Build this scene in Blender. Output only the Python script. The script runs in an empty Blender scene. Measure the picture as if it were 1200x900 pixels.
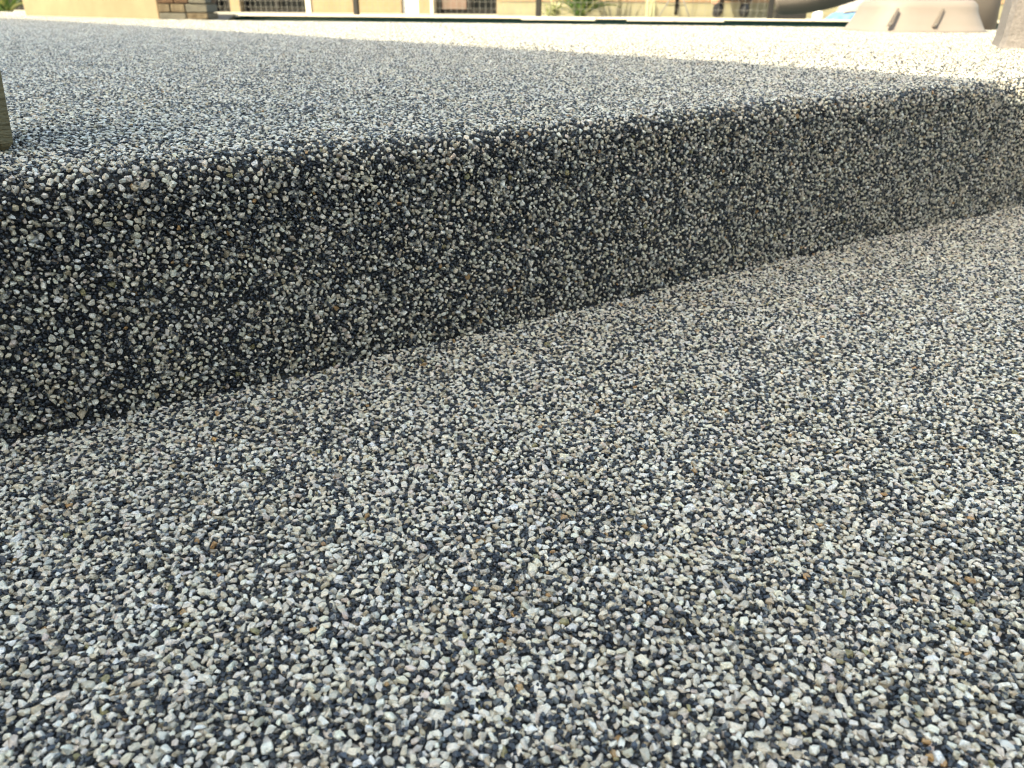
import bpy, bmesh, math, random
import numpy as np
from mathutils import Vector, Matrix, Euler

R = math.radians
rnd = random.Random(7)
rng = np.random.default_rng(11)
sc = bpy.context.scene
col = sc.collection

# ------------------------------------------------------------------ camera
TOP = 0.15                      # height of the raised deck above the lower paving
cd = bpy.data.cameras.new('camera')
cd.sensor_width = 36.0
cd.lens = 27.0
cd.clip_start = 0.01
cd.clip_end = 800.0
cd.dof.use_dof = True
cd.dof.focus_distance = 0.41
cd.dof.aperture_fstop = 18.0
cam = bpy.data.objects.new('camera', cd)
col.objects.link(cam)
cam.matrix_world = (Matrix.Translation((0, 0, 0.2176)) @ Matrix.Rotation(R(90 - 26.157), 4, 'X')
                    @ Matrix.Rotation(R(0.4), 4, 'Z'))
sc.camera = cam

# ------------------------------------------------------------------ sky and sun
SUN_EL = 36.0
SUN_H = Vector((-0.738, -0.675, 0))            # horizontal direction towards the sun
w = bpy.data.worlds.new('World')
sc.world = w
w.use_nodes = True
nt = w.node_tree
bg = nt.nodes['Background']
sky = nt.nodes.new('ShaderNodeTexSky')
sky.sky_type = 'NISHITA'
sky.sun_disc = False
sky.sun_elevation = R(SUN_EL)
sky.sun_rotation = math.atan2(SUN_H.x, SUN_H.y)
sky.dust_density = 2.0
sky.ozone_density = 0.6
nt.links.new(sky.outputs[0], bg.inputs[0])
bg.inputs[1].default_value = 0.15
sl = bpy.data.lights.new('sun', 'SUN')
sl.energy = 2.0
sl.angle = R(0.53)
sl.color = (1.0, 0.965, 0.90)
sun = bpy.data.objects.new('sun', sl)
col.objects.link(sun)
sd = SUN_H.normalized() * math.cos(R(SUN_EL)) + Vector((0, 0, math.sin(R(SUN_EL))))
sun.rotation_euler = sd.to_track_quat('Z', 'Y').to_euler()
sun.location = sd * 20
sc.cycles.use_denoising = True
sc.cycles.filter_width = 1.15
sc.view_settings.view_transform = 'Standard'
sc.view_settings.look = 'None'
sc.view_settings.exposure = 2.5
sc.view_settings.use_white_balance = True          # the camera balanced for the shade
sc.view_settings.white_balance_temperature = 8900
sc.view_settings.white_balance_tint = 0
sc.view_settings.gamma = 1.0
sc.view_settings.use_curve_mapping = False

# ------------------------------------------------------------------ helpers
def tag(o, label=None, cat=None, group=None, kind=None):
    if label: o['label'] = label
    if cat: o['category'] = cat
    if group: o['group'] = group
    if kind: o['kind'] = kind
    return o

def empty(name, loc=(0, 0, 0), rz=0.0):
    o = bpy.data.objects.new(name, None)
    o.empty_display_size = 0.05
    col.objects.link(o)
    o.location = loc
    o.rotation_euler = (0, 0, rz)
    return o

def link(name, me, mat=None, parent=None, smooth=False):
    o = bpy.data.objects.new(name, me)
    col.objects.link(o)
    if mat and not me.materials: me.materials.append(mat)
    if parent: o.parent = parent
    if smooth:
        for p in me.polygons: p.use_smooth = True
    return o

def obj(name, bm, mat, parent=None, smooth=False):
    bmesh.ops.recalc_face_normals(bm, faces=bm.faces)
    me = bpy.data.meshes.new(name)
    bm.to_mesh(me); bm.free()
    return link(name, me, mat, parent, smooth)

def box(bm, x0, x1, y0, y1, z0, z1, bev=0.0, M=None):
    m = Matrix.Translation(((x0 + x1) / 2, (y0 + y1) / 2, (z0 + z1) / 2)) @ Matrix.Diagonal((x1 - x0, y1 - y0, z1 - z0, 1))
    if M: m = M @ m
    g = bmesh.ops.create_cube(bm, size=1, matrix=m)
    if bev:
        es = list({e for v in g['verts'] for e in v.link_edges})
        bmesh.ops.bevel(bm, geom=es, offset=bev, segments=2, affect='EDGES', profile=0.6)
    return bm

def bx(name, mat, parent, *d, bev=0.0, M=None):
    return obj(name, box(bmesh.new(), *d, bev=bev, M=M), mat, parent)

def tube(bm, pts, rad, n=8, cap=True):
    pts = [Vector(p) for p in pts]
    if not hasattr(rad, '__len__'): rad = [rad] * len(pts)
    rings = []
    for i, p in enumerate(pts):
        d = (pts[min(i + 1, len(pts) - 1)] - pts[max(i - 1, 0)]).normalized()
        a = d.cross(Vector((0, 0, 1)))
        if a.length < 1e-3: a = d.cross(Vector((0, 1, 0)))
        a.normalize(); b = d.cross(a)
        rings.append([bm.verts.new(p + (a * math.cos(t) + b * math.sin(t)) * rad[i]) for t in [2 * math.pi * k / n for k in range(n)]])
    for r0, r1 in zip(rings, rings[1:]):
        for k in range(n): bm.faces.new((r0[k], r0[(k + 1) % n], r1[(k + 1) % n], r1[k]))
    if cap:
        bm.faces.new(rings[0]); bm.faces.new(rings[-1])
    return bm

def poly(bm, pts):
    return bm.faces.new([bm.verts.new(p) for p in pts])

def prism(bm, pts2, z0, z1):
    a = [bm.verts.new((p[0], p[1], z0)) for p in pts2]
    b = [bm.verts.new((p[0], p[1], z1)) for p in pts2]
    n = len(a)
    for i in range(n): bm.faces.new((a[i], a[(i + 1) % n], b[(i + 1) % n], b[i]))
    bm.faces.new(a); bm.faces.new(b)
    return bm

# yard frame: the pool, fence and far house stand square to each other, 12 degrees off the view
YA = R(-12)
UD = Vector((math.cos(YA), math.sin(YA), 0)); VD = Vector((-math.sin(YA), math.cos(YA), 0)); YO = Vector((0, 3.74, 0))
def yd(u, v, z=TOP):
    return YO + UD * u + VD * v + Vector((0, 0, z))
def yempty(name, u, v, z=TOP, rz=0.0):
    return empty(name, yd(u, v, z), YA + rz)

# ------------------------------------------------------------------ materials
def mat(name, c, rough=0.7, c2=None, scale=8.0, bump=0.0, bscale=None, metal=0.0, detail=4.0, spec=0.5, stretch=None):
    m = bpy.data.materials.new(name); m.use_nodes = True
    n, l = m.node_tree.nodes, m.node_tree.links
    b = n['Principled BSDF']
    b.inputs['Base Color'].default_value = (*c, 1)
    b.inputs['Roughness'].default_value = rough
    b.inputs['Metallic'].default_value = metal
    b.inputs['Specular IOR Level'].default_value = spec
    if c2 or bump:
        tc = n.new('ShaderNodeTexCoord')
        mp = n.new('ShaderNodeMapping')
        if stretch: mp.inputs['Scale'].default_value = stretch
        l.new(tc.outputs['Object'], mp.inputs[0])
    if c2:
        t = n.new('ShaderNodeTexNoise'); t.inputs['Scale'].default_value = scale; t.inputs['Detail'].default_value = detail
        t.inputs['Roughness'].default_value = 0.65
        l.new(mp.outputs[0], t.inputs['Vector'])
        r = n.new('ShaderNodeValToRGB'); r.color_ramp.elements[0].position = 0.32; r.color_ramp.elements[1].position = 0.68
        r.color_ramp.elements[0].color = (*c, 1); r.color_ramp.elements[1].color = (*c2, 1)
        l.new(t.outputs['Fac'], r.inputs[0]); l.new(r.outputs[0], b.inputs['Base Color'])
    if bump:
        t2 = n.new('ShaderNodeTexNoise'); t2.inputs['Scale'].default_value = bscale or scale * 4; t2.inputs['Detail'].default_value = 5
        l.new(mp.outputs[0], t2.inputs['Vector'])
        bp = n.new('ShaderNodeBump'); bp.inputs['Strength'].default_value = bump; bp.inputs['Distance'].default_value = 0.004
        l.new(t2.outputs['Fac'], bp.inputs['Height']); l.new(bp.outputs[0], b.inputs['Normal'])
    return m

def stone_mat(name, kind):
    m = bpy.data.materials.new(name); m.use_nodes = True
    n, l = m.node_tree.nodes, m.node_tree.links
    b = n['Principled BSDF']
    a = n.new('ShaderNodeAttribute'); a.attribute_type = kind; a.attribute_name = 'stone_colour'
    tc = n.new('ShaderNodeTexCoord')
    off = n.new('ShaderNodeVectorMath'); off.operation = 'MULTIPLY_ADD'
    off.inputs[1].default_value = (37.0, 53.0, 71.0)
    l.new(a.outputs['Color'], off.inputs[0]); l.new(tc.outputs['Object'], off.inputs[2])
    t = n.new('ShaderNodeTexNoise'); t.inputs['Scale'].default_value = 2.6 if kind == 'INSTANCER' else 600.0; t.inputs['Detail'].default_value = 3
    t.inputs['Roughness'].default_value = 0.7
    l.new(off.outputs[0], t.inputs['Vector'])
    mr = n.new('ShaderNodeMapRange'); mr.inputs[1].default_value = 0.3; mr.inputs[2].default_value = 0.7
    mr.inputs[3].default_value = 0.74; mr.inputs[4].default_value = 1.12
    l.new(t.outputs['Fac'], mr.inputs[0])
    mx = n.new('ShaderNodeVectorMath'); mx.operation = 'SCALE'
    l.new(a.outputs['Color'], mx.inputs[0]); l.new(mr.outputs[0], mx.inputs['Scale'])
    l.new(mx.outputs[0], b.inputs['Base Color'])
    rr = n.new('ShaderNodeMapRange'); rr.inputs[1].default_value = 0.02; rr.inputs[2].default_value = 0.4
    rr.inputs[3].default_value = 0.27; rr.inputs[4].default_value = 0.46
    b.inputs['Coat Weight'].default_value = 0.6; b.inputs['Coat Roughness'].default_value = 0.22
    l.new(a.outputs['Fac'], rr.inputs[0]); l.new(rr.outputs[0], b.inputs['Roughness'])
    if kind == 'INSTANCER':
        bp = n.new('ShaderNodeBump'); bp.inputs['Strength'].default_value = 0.35; bp.inputs['Distance'].default_value = 0.12
        l.new(t.outputs['Fac'], bp.inputs['Height']); l.new(bp.outputs[0], b.inputs['Normal'])
    return m

M = {}
M['stone'] = stone_mat('resin_bound_stone', 'INSTANCER')
M['stone_far'] = stone_mat('resin_bound_stone_far', 'GEOMETRY')
M['bed'] = mat('dark_resin_bed', (0.012, 0.014, 0.018), 0.5, (0.05, 0.05, 0.05), 300, 0.5, 500)
M['concrete'] = mat('pale_concrete', (0.33, 0.31, 0.27), 0.85, (0.40, 0.38, 0.33), 5, 0.3, 60)
M['soil'] = mat('dry_ground', (0.2, 0.17, 0.12), 0.95, (0.28, 0.24, 0.17), 1.5, 0.5, 30)
M['stucco'] = mat('tan_stucco', (0.165, 0.122, 0.074), 0.9, (0.20, 0.152, 0.096), 6, 0.5, 90)
M['cream'] = mat('cream_render', (0.16, 0.15, 0.10), 0.9, (0.20, 0.185, 0.125), 5, 0.4, 80)
M['coping'] = mat('white_coping', (0.42, 0.39, 0.33), 0.7, (0.50, 0.47, 0.40), 12, 0.2, 90)
M['tile'] = mat('dark_green_pool_tile', (0.015, 0.06, 0.06), 0.25, (0.03, 0.09, 0.09), 20)
M['plaster'] = mat('pool_plaster', (0.35, 0.5, 0.5), 0.6, (0.42, 0.56, 0.56), 3)
M['water'] = mat('pool_water', (0.02, 0.04, 0.043), 0.03, None, 5, 0.25, 6)
M['taupe'] = mat('taupe_moulded_plastic', (0.180, 0.154, 0.142), 0.7, (0.200, 0.173, 0.160), 4, 0.15, 300)
M['pink'] = mat('pinkish_textured_plaster', (0.125, 0.112, 0.113), 0.85, (0.19, 0.172, 0.172), 130, 0.9, 260, detail=2)
M['black'] = mat('black_metal', (0.006, 0.006, 0.007), 0.55, spec=0.3)
M['wire'] = mat('galvanised_wire', (0.12, 0.12, 0.115), 0.6)
M['glass'] = mat('dark_window_glass', (0.004, 0.005, 0.006), 0.4, spec=0.06)
M['frame'] = mat('dark_window_frame', (0.005, 0.005, 0.006), 0.6, spec=0.2)
M['white'] = mat('white_paint', (0.62, 0.63, 0.64), 0.5, (0.56, 0.57, 0.58), 6)
M['wood'] = mat('brown_timber', (0.16, 0.10, 0.06), 0.75, (0.26, 0.17, 0.10), 4, 0.4, 30, stretch=(1, 8, 8))
M['oldwood'] = mat('weathered_olive_timber', (0.10, 0.085, 0.048), 0.8, (0.21, 0.175, 0.10), 22, 0.6, 80, stretch=(1, 1, 5))
M['roof'] = mat('roof_shingle', (0.07, 0.06, 0.055), 0.9, (0.12, 0.10, 0.09), 10, 0.5, 40)
M['browndoor'] = mat('brown_door_panel', (0.07, 0.045, 0.035), 0.5, (0.1, 0.06, 0.05), 6)

# ------------------------------------------------------------------ stones: shapes, colours, packing
stone_coll = bpy.data.collections.new('stone_shapes')
stone_meshes = []
def hull_mesh(name, npts, dims, bev, seed, blunt=1.0):
    q = random.Random(seed)
    bm = bmesh.new()
    for i in range(npts):
        z = 1 - 2 * (i + 0.5) / npts; t = i * 2.39996 + q.uniform(-0.5, 0.5); s = math.sqrt(max(0, 1 - z * z))
        p = Vector((s * math.cos(t), s * math.sin(t), z))
        p = Vector([math.copysign(abs(c) ** blunt, c) for c in p]) * q.uniform(0.76, 1.12)
        bm.verts.new((p.x * dims[0] / 2, p.y * dims[1] / 2, p.z * dims[2] / 2))
    h = bmesh.ops.convex_hull(bm, input=bm.verts)
    bmesh.ops.delete(bm, geom=[v for v in bm.verts if not v.link_faces], context='VERTS')
    bmesh.ops.dissolve_limit(bm, angle_limit=R(18), verts=bm.verts, edges=bm.edges)
    if bev:
        bmesh.ops.bevel(bm, geom=list(bm.edges), offset=bev, segments=1, affect='EDGES', profile=0.5, clamp_overlap=True)
    bmesh.ops.triangulate(bm, faces=bm.faces)
    bmesh.ops.recalc_face_normals(bm, faces=bm.faces)
    me = bpy.data.meshes.new(name); bm.to_mesh(me); bm.free()
    me.materials.append(M['stone'])
    return me
NS = 28
far_shapes = []
for i in range(NS):
    q = random.Random(100 + i)
    dims = (1.0, q.uniform(0.68, 0.98), q.uniform(0.48, 0.82))
    me = hull_mesh('pebble_shape_%02d' % i, q.choice((7, 8, 9, 10, 12)), dims, q.uniform(0.02, 0.04), 200 + i, q.uniform(0.7, 1.0))
    stone_meshes.append(me)
    o = bpy.data.objects.new('pebble_shape_%02d' % i, me)
    stone_coll.objects.link(o)
    if i < 12:
        f = hull_mesh('far_shape', 10, dims, 0, 300 + i)
        V = np.array([v.co[:] for v in f.vertices]); F = np.array([p.vertices[:] for p in f.polygons])
        far_shapes.append((V, F))

LIGHT = [((0.79, 0.745, 0.665), 0.38), ((0.73, 0.665, 0.55), 0.27), ((0.56, 0.52, 0.44), 0.14), ((0.60, 0.58, 0.545), 0.10),
         ((0.60, 0.51, 0.45), 0.035), ((0.44, 0.37, 0.27), 0.055), ((0.42, 0.25, 0.11), 0.007), ((0.27, 0.24, 0.12), 0.008), ((0.30, 0.25, 0.19), 0.013)]
DARK = [((0.006, 0.012, 0.024), 0.50), ((0.012, 0.023, 0.043), 0.32), ((0.033, 0.050, 0.078), 0.13), ((0.12, 0.14, 0.155), 0.05)]
def pick_cols(n, table, g):
    p = np.array([t[1] for t in table]); p = p / p.sum()
    c = np.array([t[0] for t in table])[g.choice(len(table), n, p=p)]
    c = c * g.normal(1.0, 0.10, (n, 1)).clip(0.7, 1.25) * g.normal(1.0, 0.015, (n, 3))
    return c.clip(0.005, 0.8)

def pack_tile(L, seed, light_cover=0.47):
    """periodic packing of big pale and small dark stones on an L x L tile; returns x, y, radius, is_light"""
    q = random.Random(seed)
    waves = [(q.randint(-9, 9), q.randint(-9, 9), q.uniform(0, 6.28)) for _ in range(14)]
    waves += [(q.randint(-26, 26), q.randint(-26, 26), q.uniform(0, 6.28)) for _ in range(14)]
    cs = 0.0065; n = int(L / cs); cs = L / n
    grid = {}
    out = []
    def ok(x, y, r, k):
        i, j = int(x / cs), int(y / cs)
        for a in (-1, 0, 1):
            for b in (-1, 0, 1):
                for (px, py, pr) in grid.get(((i + a) % n, (j + b) % n), ()):
                    dx = abs(px - x); dy = abs(py - y)
                    if dx > L / 2: dx = L - dx
                    if dy > L / 2: dy = L - dy
                    m = (pr + r) * k
                    if dx * dx + dy * dy < m * m: return False
        grid.setdefault((i % n, j % n), []).append((x, y, r))
        return True
    area = 0; tries = 0
    while area < light_cover * L * L and tries < 400000:
        tries += 1
        x, y = q.random() * L, q.random() * L
        s = sum(math.sin(6.2832 * (a * x + b * y) / L + c) for a, b, c in waves) / 3.7
        if q.random() > 0.5 + 0.12 * s: continue
        r = min(max(q.gauss(0.00168, 0.00046), 0.0009), 0.0033)
        if ok(x, y, r, 0.84): out.append((x, y, r, 1)); area += math.pi * r * r
    for (r0, nt_) in ((0.00125, 32000), (0.0010, 45000), (0.00082, 52000)):
        for _ in range(int(nt_ * L * L / 0.09)):
            x, y = q.random() * L, q.random() * L
            r = r0 * q.uniform(0.85, 1.2)
            if ok(x, y, r, 0.84): out.append((x, y, r, 0 if q.random() > 0.07 else 1))
    return np.array(out)

TL = 0.30
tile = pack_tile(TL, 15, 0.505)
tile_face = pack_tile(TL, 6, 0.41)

def tile_points(x0, x1, y0, y1, ox=0.0, oy=0.0, ang=0.0, keep=None, tile=tile):
    """the packing repeated over a rectangle (in a rotated, shifted lattice), filtered by keep(xy)"""
    c = np.array([(x0 + x1) / 2, (y0 + y1) / 2]); hd = 0.5 * math.hypot(x1 - x0, y1 - y0) + TL
    k = int(math.ceil(hd / TL))
    ca, sa = math.cos(ang), math.sin(ang)
    res = []
    for i in range(-k, k + 1):
        for j in range(-k, k + 1):
            p = tile[:, :2] + np.array([i * TL + ox, j * TL + oy])
            ctr = np.array([(i + 0.5) * TL + ox, (j + 0.5) * TL + oy])
            cc = np.array([ctr[0] * ca - ctr[1] * sa, ctr[0] * sa + ctr[1] * ca]) + c
            h = TL
            if cc[0] < x0 - h or cc[0] > x1 + h or cc[1] < y0 - h or cc[1] > y1 + h: continue
            xy = np.stack([p[:, 0] * ca - p[:, 1] * sa, p[:, 0] * sa + p[:, 1] * ca], 1) + c
            m = (xy[:, 0] > x0) & (xy[:, 0] < x1) & (xy[:, 1] > y0) & (xy[:, 1] < y1)
            if keep is not None and m.any():
                idx = np.nonzero(m)[0]
                m[idx] = keep(xy[idx])
            res.append(np.concatenate([xy[m], tile[m, 2:]], 1))
    return np.concatenate(res, 0)

def rot_mats(n, g, tilt=0.45):
    a = g.uniform(0, 2 * np.pi, n); t = g.normal(0, tilt, n); u = g.uniform(0, 2 * np.pi, n)
    def rz(a):
        z = np.zeros_like(a); o = np.ones_like(a); c, s = np.cos(a), np.sin(a)
        return np.stack([np.stack([c, -s, z], 1), np.stack([s, c, z], 1), np.stack([z, z, o], 1)], 1)
    def rx(a):
        z = np.zeros_like(a); o = np.ones_like(a); c, s = np.cos(a), np.sin(a)
        return np.stack([np.stack([o, z, z], 1), np.stack([z, c, -s], 1), np.stack([z, s, c], 1)], 1)
    return rz(u) @ rx(t) @ rz(a)

def to_euler(Rm):
    sy = np.sqrt(Rm[:, 0, 0] ** 2 + Rm[:, 1, 0] ** 2)
    return np.stack([np.arctan2(Rm[:, 2, 1], Rm[:, 2, 2]), np.arctan2(-Rm[:, 2, 0], sy), np.arctan2(Rm[:, 1, 0], Rm[:, 0, 0])], 1)

def dress(pts, frames, radius, light, g, sink=0.0, tilt=0.45, lng=(1.0, 1.3)):
    """stone centres on a surface: pts (n,3) surface points, frames (n,3,3) with the normal as third column"""
    n = len(pts)
    Rm = frames @ rot_mats(n, g, tilt)
    d = 2 * radius * 1.16
    scl = np.stack([d * g.uniform(*lng, n), d * g.uniform(0.85, 1.1, n), d * g.uniform(0.8, 1.1, n)], 1)
    lift = 0.0021 - 0.36 * scl[:, 2] + g.normal(0, 0.00022, n) - sink
    pos = pts + frames[:, :, 2] * lift[:, None]
    c = np.where(light[:, None] > 0.5, pick_cols(n, LIGHT, g), pick_cols(n, DARK, g))
    return dict(pos=pos, rot=to_euler(Rm), scl=scl, col=c, idx=g.integers(0, NS, n))

def merge(*ds):
    return {k: np.concatenate([d[k] for d in ds], 0) for k in ds[0]}

def sub(d, m):
    return {k: v[m] for k, v in d.items()}

def scatter(name, d, parent, label):
    n = len(d['pos'])
    me = bpy.data.meshes.new(name)
    me.vertices.add(n)
    me.vertices.foreach_set('co', d['pos'].astype(np.float32).ravel())
    for an, ty, key, dt in (('stone_rot', 'FLOAT_VECTOR', 'rot', np.float32), ('stone_scale', 'FLOAT_VECTOR', 'scl', np.float32), ('stone_shape', 'INT', 'idx', np.int32)):
        a = me.attributes.new(an, ty, 'POINT')
        a.data.foreach_set('value' if ty == 'INT' else 'vector', d[key].astype(dt).ravel())
    a = me.attributes.new('stone_colour', 'FLOAT_COLOR', 'POINT')
    a.data.foreach_set('color', np.concatenate([d['col'], np.ones((n, 1))], 1).astype(np.float32).ravel())
    o = link(name, me, M['stone'], parent)
    tag(o, label, kind='stuff')
    ng = bpy.data.node_groups.get('scatter_stones')
    if ng is None:
        ng = bpy.data.node_groups.new('scatter_stones', 'GeometryNodeTree')
        ng.interface.new_socket('Geometry', in_out='INPUT', socket_type='NodeSocketGeometry')
        ng.interface.new_socket('Geometry', in_out='OUTPUT', socket_type='NodeSocketGeometry')
        N, Lk = ng.nodes, ng.links
        gi, go = N.new('NodeGroupInput'), N.new('NodeGroupOutput')
        ci = N.new('GeometryNodeCollectionInfo'); ci.inputs['Collection'].default_value = stone_coll
        ci.inputs['Separate Children'].default_value = True; ci.inputs['Reset Children'].default_value = True
        ip = N.new('GeometryNodeInstanceOnPoints'); ip.inputs['Pick Instance'].default_value = True
        def na(nm, ty):
            x = N.new('GeometryNodeInputNamedAttribute'); x.data_type = ty; x.inputs['Name'].default_value = nm
            return x.outputs['Attribute']
        e2r = N.new('FunctionNodeEulerToRotation')
        Lk.new(na('stone_rot', 'FLOAT_VECTOR'), e2r.inputs[0])
        m2p = N.new('GeometryNodeMeshToPoints')
        Lk.new(gi.outputs[0], m2p.inputs['Mesh'])
        Lk.new(m2p.outputs[0], ip.inputs['Points']); Lk.new(ci.outputs[0], ip.inputs['Instance'])
        Lk.new(e2r.outputs[0], ip.inputs['Rotation']); Lk.new(na('stone_scale', 'FLOAT_VECTOR'), ip.inputs['Scale'])
        Lk.new(na('stone_shape', 'INT'), ip.inputs['Instance Index'])
        Lk.new(ip.outputs[0], go.inputs[0])
    md = o.modifiers.new('stones', 'NODES'); md.node_group = ng
    return o

def singles(d, parent):
    for i in range(len(d['pos'])):
        o = bpy.data.objects.new('pebble', stone_meshes[int(d['idx'][i])])
        col.objects.link(o); o.parent = parent
        o.location = d['pos'][i]; o.rotation_euler = d['rot'][i]; o.scale = d['scl'][i]
        o['stone_colour'] = [float(c) for c in d['col'][i]] + [1.0]

CAMI = cam.matrix_world.inverted()
CI = np.array(CAMI)
def in_view(P, margin=0.0):
    q = P @ CI[:3, :3].T + CI[:3, 3]
    z = -q[:, 2]
    return (z > 0.02) & (np.abs(q[:, 0] / z) < 0.6667 + margin) & (np.abs(q[:, 1] / z) < 0.5 + margin), z

# ------------------------------------------------------------------ setting: ground, lower paving, raised deck
POOL = [(-1.40, 0.0), (4.6, 0.0), (4.6, 2.75), (-2.95, 2.75)]          # in the yard frame
bm = bmesh.new()
outer = [bm.verts.new(yd(u, v, -0.03)) for u, v in ((-300, -300), (300, -300), (300, 300), (-300, 300))]
inner = [bm.verts.new(yd(u, v, -0.03)) for u, v in POOL]
for i in range(4): bm.faces.new((outer[i], outer[(i + 1) % 4], inner[(i + 1) % 4], inner[i]))
tag(obj('ground', bm, M['soil']), 'dry bare ground around the paved pool yard', kind='structure')

bm = bmesh.new(); prism(bm, [(-5, -7), (5.5, -7), (5.5, 2.2), (-5, 2.2)], -0.026, -0.0012)
lower = tag(obj('lower_paving', bm, M['bed']), 'lower paving of resin bound pale and dark pebbles', kind='structure')

# plan of the step's foot, left to right
ctrl = [(-3.2, -1.10), (-1.9, -0.45), (-1.0, 0.0), (-0.62, 0.185), (-0.40, 0.294), (-0.28, 0.366), (-0.16, 0.442), (-0.04, 0.520),
        (0.09, 0.606), (0.22, 0.693), (0.353, 0.780), (0.49, 0.868), (0.63, 0.955), (0.78, 1.05), (0.95, 1.16), (1.15, 1.32), (1.45, 1.62), (1.9, 2.0), (2.8, 2.30), (4.6, 2.35)]
def spline(P, step=0.006):
    P = [Vector((*p, 0)) for p in P]; out = []
    for i in range(len(P) - 1):
        p0, p1, p2, p3 = P[max(i - 1, 0)], P[i], P[i + 1], P[min(i + 2, len(P) - 1)]
        st = step if -0.5 < p1.x < 0.95 else 0.05
        n = max(2, int((p2 - p1).length / st))
        for k in range(n):
            t = k / n
            out.append(0.5 * ((2 * p1) + (p2 - p0) * t + (2 * p0 - 5 * p1 + 4 * p2 - p3) * t * t + (3 * p1 - p0 - 3 * p2 + p3) * t ** 3))
    out.append(P[-1]); return out
path = spline(ctrl)
pn = []
for i, p in enumerate(path):
    d = path[min(i + 1, len(path) - 1)] - path[max(i - 1, 0)]
    pn.append(Vector((d.y, -d.x, 0)).normalized())
# smooth the normals a little so that the sweep stays clean
pn = [sum((pn[min(max(i + k, 0), len(pn) - 1)] for k in range(-4, 5)), Vector()).normalized() for i in range(len(pn))]
FIL = 0.003
def nose_radius(i):
    x = path[i].x
    a = min(max((x + 0.35) / 0.75, 0), 1)
    t = min(max((x - 0.44) / 0.16, 0), 1); t = t * t * (3 - 2 * t)
    return 0.0160 - 0.004 * a + 0.012 * t
def droop(x):
    """the deck falls slightly towards its edge, more so on the left"""
    return 0.0090 - 0.0055 * np.clip((x + 0.05) / 0.52, 0, 1)
def profile(i):
    """(outward offset, height, normal outward, normal up) down the face of the step"""
    r = nose_radius(i); pr = [(-0.16, TOP - droop(path[i].x) * 0.52)]
    for k in range(7):
        a = math.pi / 2 * k / 6
        pr.append((-r + r * math.sin(a), TOP - droop(path[i].x) - r + r * math.cos(a)))
    pr.append((0.0015, 0.06))
    pr.append((0.001, FIL))
    for k in range(1, 4):
        a = math.pi / 2 * k / 3
        pr.append((0.001 + FIL - FIL * math.cos(a), FIL - FIL * math.sin(a) - (0.0035 if k == 3 else 0)))
    return pr
bm = bmesh.new(); rows = []
for i, p in enumerate(path):
    rows.append([bm.verts.new(p + pn[i] * (o - 0.001) + Vector((0, 0, z - 0.0012))) for o, z in profile(i)])
for a, b in zip(rows, rows[1:]):
    for k in range(len(a) - 1): bm.faces.new((a[k], b[k], b[k + 1], a[k + 1]))
back = [yd(4.6, 0), yd(-1.40, 0), yd(-2.95, 2.75), yd(-6.5, 2.75), Vector((-6.5, 1.0, TOP)), Vector((-5.0, -0.6, TOP))]
bv = [bm.verts.new(v - Vector((0, 0, 0.0012))) for v in back]
bm.faces.new([r[0] for r in rows] + bv)
lowb = [bm.verts.new((v.co.x, v.co.y, -0.02)) for v in bv]
for i in range(len(bv) - 1): bm.faces.new((bv[i], bv[i + 1], lowb[i + 1], lowb[i]))
deck = tag(obj('raised_deck', bm, M['bed']), 'raised deck with rounded step edge of resin bound pale and dark pebbles', kind='structure')

# inside test for the flat top (signed distance to the path, on the uphill side)
PX = np.array([p[:2] for p in path]); PN = np.array([n[:2] for n in pn]); NR = np.array([nose_radius(i) for i in range(len(path))])
keepi = np.arange(0, len(PX), 2); PXs, PNs, NRs = PX[keepi], PN[keepi], NR[keepi]
def side(xy):
    best = np.empty(len(xy)); nr = np.empty(len(xy))
    for s in range(0, len(xy), 4000):
        q = xy[s:s + 4000]
        d2 = ((q[:, None, :] - PXs[None]) ** 2).sum(2); j = d2.argmin(1)
        best[s:s + 4000] = ((q - PXs[j]) * PNs[j]).sum(1); nr[s:s + 4000] = NRs[j]
    return best, nr

EYE3 = np.eye(3)
# lower paving stones
def keep_low(xy):
    P = np.concatenate([xy, np.zeros((len(xy), 1))], 1)
    v, z = in_view(P, 0.10)
    m = v.copy()
    if m.any():
        s, _ = side(xy[m]); m[np.nonzero(m)[0]] = s > 0.002
    return m
pl = tile_points(-0.75, 1.25, 0.08, 1.6, 0.05, 0.02, R(23), keep_low)
P3 = np.concatenate([pl[:, :2], np.zeros((len(pl), 1))], 1)
# trowelled surface is not dead flat
P3[:, 2] += 0.0005 * np.sin(P3[:, 0] * 41 + 1.3 * np.sin(P3[:, 1] * 23)) + 0.0004 * np.sin(P3[:, 1] * 57 + P3[:, 0] * 19)
low = dress(P3, np.repeat(EYE3[None], len(pl), 0), pl[:, 2], pl[:, 3], rng)
und = tile_points(-0.75, 1.25, 0.08, 0.75, 0.11, 0.17, R(71), keep_low)
U3 = np.concatenate([und[:, :2], np.zeros((len(und), 1))], 1)
und = dress(U3, np.repeat(EYE3[None], len(und), 0), und[:, 2], und[:, 3], rng, sink=0.0015)
v, z = in_view(low['pos'], -0.004)
order = np.argsort(np.where(v & (low['scl'][:, 0] > 0.0033), z, 9e9))[:300]
msk = np.zeros(len(z), bool); msk[order] = True
singles(sub(low, msk), lower)
scatter('pebbles', merge(sub(low, ~msk), und), lower, 'pale and dark pebbles of the lower paving set in clear resin')

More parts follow.
